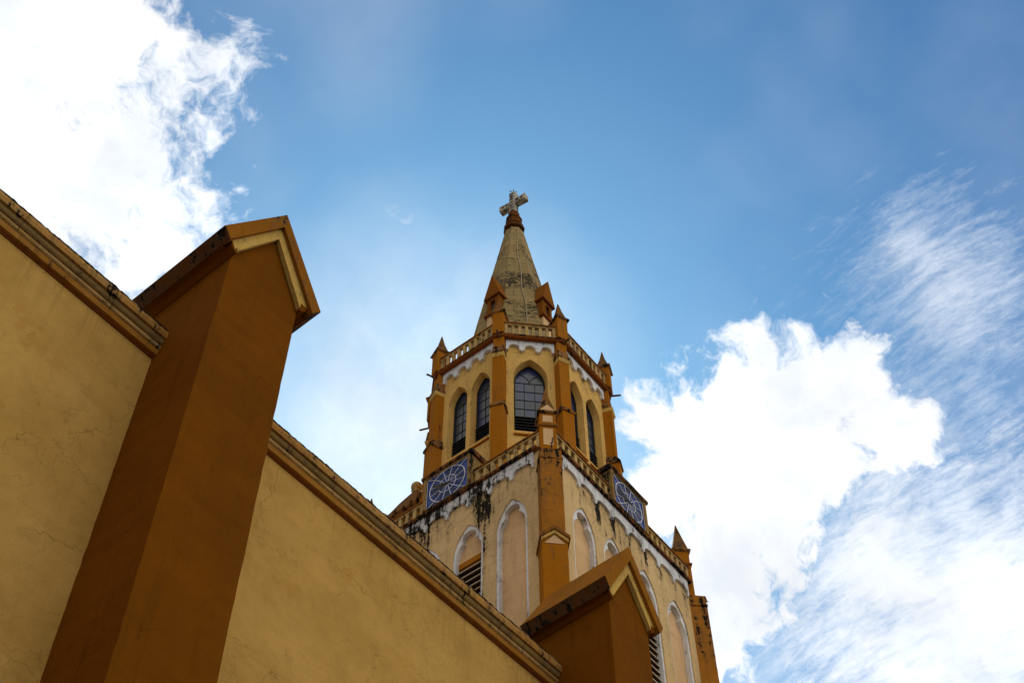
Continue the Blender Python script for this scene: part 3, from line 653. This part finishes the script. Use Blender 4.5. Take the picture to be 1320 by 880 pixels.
# ------------------------------------------------------------------ belfry
CX, CY = 22.03, 16.75
def octo(t, W0=2.46, K0=1.17):
    c = (W0+K0)*r2+t; w = W0+t; k = c/r2-w
    return w, k
def octo_pts(t, z):
    w, k = octo(t)
    return [Vector((CX+x, CY+y, z)) for x, y in ((-w, -k), (-k, -w), (k, -w), (w, -k), (w, k), (k, w), (-k, w), (-w, k))]
FZ0, FZ1 = 28.0, 36.10
pv = octo_pts(0, 0)
faces = []
for i in range(8):
    a, b = pv[i], pv[(i+1) % 8]; U = (b-a).normalized(); Nn = Vector((U.y, -U.x, 0))
    if Nn.dot((a+b)/2-Vector((CX, CY, 0))) < 0: Nn = -Nn
    faces.append((Fr(a, U, Nn), (b-a).length, i % 2))    # odd: main faces, even: chamfers
def belfry_window(f, cu, hw, zs, h, zb, parent):
    """leaded lights above, slats below, in a pointed opening"""
    rec = -.26
    bm = new(); plate(bm, f, pointed(hw, zs, h, zb+.92, cu=cu), [], rec-.04, rec)
    w = obj('window', bm, M['glass'], parent)
    bm = new(); t = .017
    out = pointed(hw, zs, h, zb, cu=cu); inn = pointed(hw-.03, zs, h-.04, zb+.03, cu=cu)
    plate(bm, f, out, [inn], rec+.002, rec+.05)
    for k in range(1, 6):
        z = zb+.92+.42*(k-1)
        if z < zs+.25: box(bm, f, cu-hw+.02, cu+hw-.02, z-t*.42, z+t*.42, rec+.001, rec+.014)
    nb = 1 if hw < .36 else 1
    for q in ((-.34, .34) if hw > .4 else (0,)): box(bm, f, cu+q*hw-t*.5, cu+q*hw+t*.5, zb+.92, zs+.02, rec+.001, rec+.014)
    # tracery arcs in the head
    for sg in (-1, 1):
        pts = [(cu+sg*(hw*.98-hw*.98*math.cos(a)), zs+hw*1.02*math.sin(a)) for a in [PI/2*i/8 for i in range(9)]]
        for p, q in zip(pts, pts[1:]): tube(bm, f.p(p[0], p[1], rec+.012), f.p(q[0], q[1], rec+.012), .008, 5)
    r0 = hw*.42; cz = zs+h*.52
    obj('leading', bm, M['lead'], w)
    bm = new(); box(bm, f, cu-hw-.02, cu+hw+.02, zb-.02, zb+.95, rec-.40, rec-.38); obj('dark_backing', bm, M['dark'], w)
    bm = new(); z = zb+.06
    while z < zb+.86:
        p = [f.p(cu-hw+.01, z, rec+.10), f.p(cu+hw-.01, z, rec+.10), f.p(cu+hw-.01, z+.11, rec-.1), f.p(cu-hw+.01, z+.11, rec-.1)]
        loft(bm, [p, [q+Vector((0, 0, .02)) for q in p]]); z += .132
    obj('slats', bm, M['slat'], w)
    return w
for i, (f, L, main) in enumerate(faces):
    zs = 34.38
    wins = [(L/2-.435, .31, .68), (L/2+.435, .31, .68)] if main else [(L/2, .46, .86)]
    zb = 31.85 if main else 31.80
    e = .002
    holes = []
    for cu, hw, h in wins: holes.append(pointed(hw+.05, zs, h+.06, zb, cu=cu))
    bm = new(); plate(bm, f, [(.03, FZ0+.05), (.03, FZ1), (L-.03, FZ1), (L-.03, FZ0+.05)], holes, -.34, 0.)
    # splayed reveals around the lights
    bw = obj('belfry_wall', bm, M['belfry'], tower)
    for cu, hw, h in wins:
        bm = new(); A_ = pointed(hw+.05, zs, h+.06, zb, cu=cu); B_ = pointed(hw-.001, zs, h-.001, zb+.01, cu=cu)
        loops = [[bm.verts.new(f.p(a, b, w)) for a, b in l] for l, w in ((A_, -.001), (B_, -.26), (pointed(hw+.12, zs, h+.14, zb-.05, cu=cu), -.26), (pointed(hw+.12, zs, h+.14, zb-.05, cu=cu), -.33), (B_, -.33))]
        for la, lb in ((0, 1), (4, 3), (4, 1)):
            l1, l2 = loops[la], loops[lb]; n = len(l1)
            for j in range(n): bm.faces.new((l1[j], l1[(j+1) % n], l2[(j+1) % n], l2[j]))
        for v in loops[2]: bm.verts.remove(v)
        obj('window_reveal', bm, M['belfry'], tower)
        belfry_window(f, cu, hw, zs, h, zb, tower)
    for cu, hw, h in wins:
        bm = new(); p = [f.p(cu-hw-.05, zb-.22, .05), f.p(cu+hw+.05, zb-.22, .05), f.p(cu+hw+.05, zb-.22, -.2), f.p(cu-hw-.05, zb-.22, -.2)]
        q = [f.p(cu-hw-.05, zb-.16, .05), f.p(cu+hw+.05, zb-.16, .05), f.p(cu+hw+.05, zb+.0, -.2), f.p(cu-hw-.05, zb+.0, -.2)]
        loft(bm, [p, q]); obj('window_sill', bm, M['orange'], tower)
    n = 4 if main else 3
    bm = new(); plate(bm, f, scallop(.17, L-.17, n, 36.098, 35.62, 35.90, leg=.16), [], .003, .10); obj('scalloped_band', bm, M['white2'], tower)
    # ledge slab and rail follow the wider outline
    w1, k1 = octo(.24)
    A = octo_pts(.24, 0)
    fo = Fr(A[i], f.U, f.N); Lo = (A[(i+1) % 8]-A[i]).length
    balustrade(fo, .17, Lo-.17, 36.24, 36.93, -.10, sp=.235 if main else .225, bw=.10, rail_w=.19)
bm = new(); r = [octo_pts(.0, 36.10), octo_pts(.225, 36.10), octo_pts(.245, 36.14), octo_pts(.24, 36.235), octo_pts(.0, 36.238)]
vs = [[bm.verts.new(p) for p in q] for q in r]
for a, b in zip(vs, vs[1:]):
    for i in range(8): bm.faces.new((a[i], a[(i+1) % 8], b[(i+1) % 8], b[i]))
bm.faces.new(vs[0]); bm.faces.new(vs[-1])
obj('belfry_ledge', bm, M['soffit'], tower)
for i, (f, L, main) in enumerate(faces):
    A = octo_pts(.24, 0); fo = Fr(A[i], f.U, f.N); Lo = (A[(i+1) % 8]-A[i]).length
    bm = new(); n = int(Lo/.05); rings = []
    for j in range(n+1):
        u = Lo*j/n; a = noise.noise(Vector((u*9, i*3., 1)))*.012; b = noise.noise(Vector((u*21, i*5., 2)))*.008
        e = (.004 if 0 < j < n else 0)
        rings.append([fo.p(u, 36.18+a, -.04), fo.p(u, 36.243, -.04), fo.p(u, 36.246+b, .008), fo.p(u, 36.17+a, .012+b)])
    loft(bm, rings); obj('ledge_lip', bm, M['ledge'], tower)
# radial buttresses on the eight corners, pinnacles above them
for i in range(8):
    v = pv[i]; rad = (v-Vector((CX, CY, 0)))
    f0, f1 = faces[i][0], faces[i-1][0]
    Nn = (f0.N+f1.N).normalized(); U = Vector((-Nn.y, Nn.x, 0)); f = Fr(v, U, Nn)
    bm = new(); box(bm, f, -.17, .17, FZ0+.02, 36.097, -.3, .16); b = obj('belfry_buttress', bm, M['orange'], tower, bevel=.01)
    bm = new(); box(bm, f, -.175, .175, FZ0+.02, 35.02, -.2, .215); obj('middle_shaft', bm, M['orange'], b, bevel=.01)
    bm = new(); loft(bm, [[f.p(-.18, 35.02, -.1), f.p(.18, 35.02, -.1), f.p(.18, 35.02, .23), f.p(-.18, 35.02, .23)],
                          [f.p(-.20, 35.12, -.1), f.p(.20, 35.12, -.1), f.p(.20, 35.12, .27), f.p(-.20, 35.12, .27)],
                          [f.p(-.2, 35.16, -.1), f.p(.2, 35.16, -.1), f.p(.2, 35.16, .26), f.p(-.2, 35.16, .26)]]); obj('capital', bm, M['capital'], b)
    bm = new(); loft(bm, [[f.p(-.19, 35.16, -.1), f.p(.19, 35.16, -.1), f.p(.19, 35.16, .24), f.p(-.19, 35.16, .24)],
                          [f.p(-.18, 35.45, -.1), f.p(.18, 35.45, -.1), f.p(.18, 35.62, .19), f.p(-.18, 35.62, .19)]]); obj('weathering', bm, M['cap'], b, rough_edges=.012)
    bm = new(); box(bm, f, -.195, .195, FZ0+.02, 32.50, -.2, .30); obj('lower_shaft', bm, M['orange'], b, bevel=.01)
    bm = new(); loft(bm, [[f.p(-.23, 32.50, -.1), f.p(.23, 32.50, -.1), f.p(.22, 32.50, .33), f.p(-.22, 32.50, .33)],
                          [f.p(-.23, 32.57, -.1), f.p(.23, 32.57, -.1), f.p(.22, 32.57, .35), f.p(-.22, 32.57, .35)],
                          [f.p(-.2, 32.85, -.1), f.p(.2, 32.85, -.1), f.p(.2, 32.80, .22), f.p(-.2, 32.80, .22)]]); obj('weathering', bm, M['cap'], b, rough_edges=.01)
    # pinnacle on the parapet
    bm = new(); box(bm, f, -.18, .18, 36.245, 37.30, -.14, .26); p = obj('parapet_pinnacle', bm, M['orange'], tower, bevel=.01, rough_edges=.004)
    g = f.off(0, .06)
    bm = new(); loft(bm, [rect_ring(g, .19, .21, 37.29), rect_ring(g, .25, .26, 37.35), rect_ring(g, .23, .24, 37.42)]); obj('cap_band', bm, M['cap'], p, rough_edges=.006)
    bm = new(); loft(bm, [rect_ring(g, .185, .195, 37.42), rect_ring(g, .088, .092, 37.88), rect_ring(g, .01, .01, 38.42)]); obj('pyramid', bm, M['pyr'], p, rough_edges=.004)
    bm = new(); tube(bm, f.p(.03, 36.02, .2), f.p(.05, 35.98, .52), .032); obj('drain_spout', bm, M['rust'], tower)
bm = new(); loft(bm, [octo_pts(-.36, 36.0), octo_pts(-.36, 36.05)]); obj('belfry_ceiling', bm, M['roofs'], tower)

# ------------------------------------------------------------------ spire
def oct_reg(a, z, c=SPC):
    R0 = a/math.cos(PI/8)
    return [Vector((c[0]+R0*math.cos(PI/8+PI/4*i), c[1]+R0*math.sin(PI/8+PI/4*i), z)) for i in range(8)]
def a_in(z): return .30+(47.3-z)*.143
bm = new(); rings = []
z = 36.2
while z < 47.25:
    rings.append(oct_reg(a_in(z), z)); z += .31
loft(bm, rings)
sp_ = obj('spire', bm, M['spire'], tower, rough_edges=.007)
bm = new()
for a0, a1, z0, z1 in ((.375, .385, 47.22, 47.38), (.335, .33, 47.38, 47.50), (.35, .33, 47.50, 47.62), (.29, .285, 47.62, 47.98), (.31, .29, 47.98, 48.12), (.25, .21, 48.12, 48.55)):
    loft(bm, [oct_reg(a0, z0+.002), oct_reg(a1, z1)])
obj('brick_collar', bm, M['brick'], sp_, bevel=.015, rough_edges=.02)
# conductor cable down the face towards the viewer
d = Vector((-1, -1, 0)).normalized(); sd_ = Vector((d.y, -d.x, 0))
bm = new(); pz = 46.9; prev = None
while pz > 36.4:
    a = a_in(pz)+.03
    p = Vector((SPC[0], SPC[1], pz))+d*a+sd_*(-.05-.25*max(0, (44-pz)/8)+.03*math.sin(pz*2))
    if prev is not None: tube(bm, prev, p, .014, 6)
    prev = p; pz -= .5
obj('conductor_cable', bm, M['cable'], sp_)
# dormers on the four main faces
def dormer(Nn, sh):
    Nn = Vector(Nn); U = Vector((-Nn.y, Nn.x, 0)); f = Fr((SPC[0]+sh[0], SPC[1]+sh[1], 0), U, Nn); Df = 1.54
    hw = .25; zb, ze, za = 39.62, 40.52, 41.88
    bm = new(); plate(bm, f, [(-hw, zb), (-hw, ze), (hw, ze), (hw, zb)], [[(-.13, zb+.10), (-.13, ze-.12), (.13, ze-.12), (.13, zb+.10)]], .9, Df)
    dm = obj('dormer', bm, M['dormer'], tower, bevel=.008)
    bm = new(); box(bm, f, -.17, .17, zb+.09, ze-.11, Df-.14, Df-.10)
    obj('grille', bm, M['gapane'], dm)
    bm = new(); plate(bm, f, [(-.15, zb+.08), (-.15, ze-.10), (.15, ze-.10), (.15, zb+.08)], [[(-.11, zb+.12), (-.11, ze-.15), (.11, ze-.15), (.11, zb+.12)]], Df-.06, Df+.02); obj('frame', bm, M['dormer'], dm)
    bm = new(); loft(bm, [rect_ring(f, hw+.08, .5, zb-.10, Df-.42), rect_ring(f, hw+.08, .5, zb-.002, Df-.42)]); obj('sill', bm, M['soffit'], dm)
    bm = new(); box(bm, f, -hw, hw, 38.55, zb-.1, .9, Df+.0); obj('pedestal', bm, M['panel'], dm)
    e = .085
    bm = new(); loft(bm, [[f.p(-hw-e, ze+.01, .8), f.p(hw+e, ze+.01, .8), f.p(hw+e, ze+.01, Df+e), f.p(-hw-e, ze+.01, Df+e)], [f.p(-hw-e, ze+.06, .8), f.p(hw+e, ze+.06, .8), f.p(hw+e, ze+.06, Df+e), f.p(-hw-e, ze+.06, Df+e)]]); obj('eave', bm, M['soffit'], dm)
    bm = new(); plate(bm, f, [(-hw-e, ze+.065), (0, za), (hw+e, ze+.065)], [], .6, Df+e); obj('dormer_roof', bm, M['dormer'], dm, bevel=.01)
for Nn, sh in (((-1, 0, 0), (0, -.26)), ((0, -1, 0), (-.22, 0)), ((1, 0, 0), (0, 0)), ((0, 1, 0), (0, 0))): dormer(Nn, sh)

# ------------------------------------------------------------------ cross on top (stands on the collar)
cross = thing('roof_cross', 'white weathered cross with dark slots standing on top of the stone spire', 'cross', (SPC[0], SPC[1], 48.5))
ca = R(94); cf = Fr((SPC[0], SPC[1], 0), (math.cos(ca), math.sin(ca), 0), (-math.sin(ca), math.cos(ca), 0))
hb = .13
bm = new(); box(bm, cf, -hb, hb, 48.5, 50.15, -hb, hb); cu_ = obj('upright', bm, M['cross'], cross, bevel=.012)
for sg in (-1, 1):
    bm = new(); u0, u1 = sg*(hb+.001), sg*.60
    loft(bm, [[cf.p(u0, 49.18, -hb+.01), cf.p(u0, 49.50, -hb+.01), cf.p(u0, 49.50, hb-.01), cf.p(u0, 49.18, hb-.01)],
              [cf.p(u1, 49.15, -hb), cf.p(u1, 49.53, -hb), cf.p(u1, 49.53, hb), cf.p(u1, 49.15, hb)]])
    obj('cross_arm', bm, M['cross'], cross, bevel=.012)
bm = new()
for k in range(7):
    z = 48.68+k*.215
    box(bm, cf, -.065, .065, z, z+.075, hb-.02, hb+.006)
for sg in (-1, 1):
    for k in range(2):
        u = sg*(.25+.19*k); box(bm, cf, u-.04, u+.04, 49.29, 49.40, hb-.02, hb+.006)
obj('slots', bm, M['dark'], cross)
bm = new(); top = cf.p(0, 50.14, 0)
tube(bm, top, top+Vector((0, 0, .42)), .018); tube(bm, top+Vector((0, 0, .15)), top+Vector((-.12, .12, .3)), .014); tube(bm, top+Vector((0, 0, .15)), top+Vector((.1, -.08, .30)), .014)
q = cf.p(.56, 49.53, 0); tube(bm, q, q+Vector((0, 0, .12)), .03)
obj('lightning_rod', bm, M['iron'], cross)

# ------------------------------------------------------------------ clocks
def clock(f, cu, label, hour=8.8, minute=9.55, flip=1):
    """flip=-1 where u grows towards the viewer's left"""
    zc = 28.732; r = .595
    base = f.p(cu, 28.16, 0)
    c = thing('tower_clock', label, 'clock', base)
    P = lambda x, y, w: f.p(cu+flip*x, zc+y, w)
    bm = new(); box(bm, f, cu-.699, cu+.699, 28.131, 29.334, -.10, -.05); obj('dial', bm, M['dial'], c)
    bm = new(); w = -.03
    def ring(rad, t, n=48):
        pts = [P(rad*math.cos(2*PI*i/n), rad*math.sin(2*PI*i/n), w) for i in range(n+1)]
        for a, b in zip(pts, pts[1:]): tube(bm, a, b, t, 6)
    ring(r, .0145); ring(.29, .011)
    for k in range(12):
        a = PI/12+PI/6*k; e = r
        tube(bm, P(.06*math.cos(a), .06*math.sin(a), w), P(e*math.cos(a), e*math.sin(a), w), .0105, 6)
    for sx in (-1, 1):
        for sy in (-1, 1):
            a = R(45); tube(bm, P(sx*r*math.cos(a), sy*r*math.sin(a), w), P(sx*.685, sy*.59, w), .0105, 6)
    q = [P(-.687, -.59, w), P(.687, -.59, w), P(.687, .59, w), P(-.687, .59, w)]
    for a, b in zip(q, q[1:]+q[:1]): tube(bm, a, b, .008, 6)
    obj('ironwork', bm, M['clockwhite'], c)
    bm = new()
    for k in range(12):
        a = PI/6*k; d = Vector((math.cos(a), math.sin(a))); n = Vector((-d.y, d.x)); t = .032 if k % 3 else .045
        pts = [d*.34-n*t, d*.54-n*t, d*.54+n*t, d*.34+n*t]
        loft(bm, [[P(p.x, p.y, -.049) for p in pts], [P(p.x, p.y, -.040) for p in pts]])
    obj('hour_marks', bm, M['mark'], c)
    for nm, h, L, t, ww in (('hour_hand', hour, .36, .045, -.018), ('minute_hand', minute, .52, .033, -.004)):
        a = PI/2-h*PI/6; d = Vector((math.cos(a), math.sin(a))); n = Vector((-d.y, d.x))
        pts = [-d*.12-n*t*.6, -d*.12+n*t*.6, d*.06+n*t, d*L*.75+n*t*1.2, d*L, d*L*.75-n*t*1.2, d*.06-n*t]
        bm = new(); loft(bm, [[P(p.x, p.y, ww) for p in pts], [P(p.x, p.y, ww+.01) for p in pts]]); obj(nm, bm, M['iron'], c)
    c['group'] = 'clocks on the tower parapet'
    return c
clock(FL.off(0, .15), CUL, 'blue tower clock beside the ball finial, on the left-hand face of the tower', flip=-1)
clock(FRr.off(0, .15), CUR, 'brighter blue tower clock on the right-hand face, above the gabled buttress', flip=1)
for o in list(bpy.data.objects):
    if '_base' in o: del o['_base']
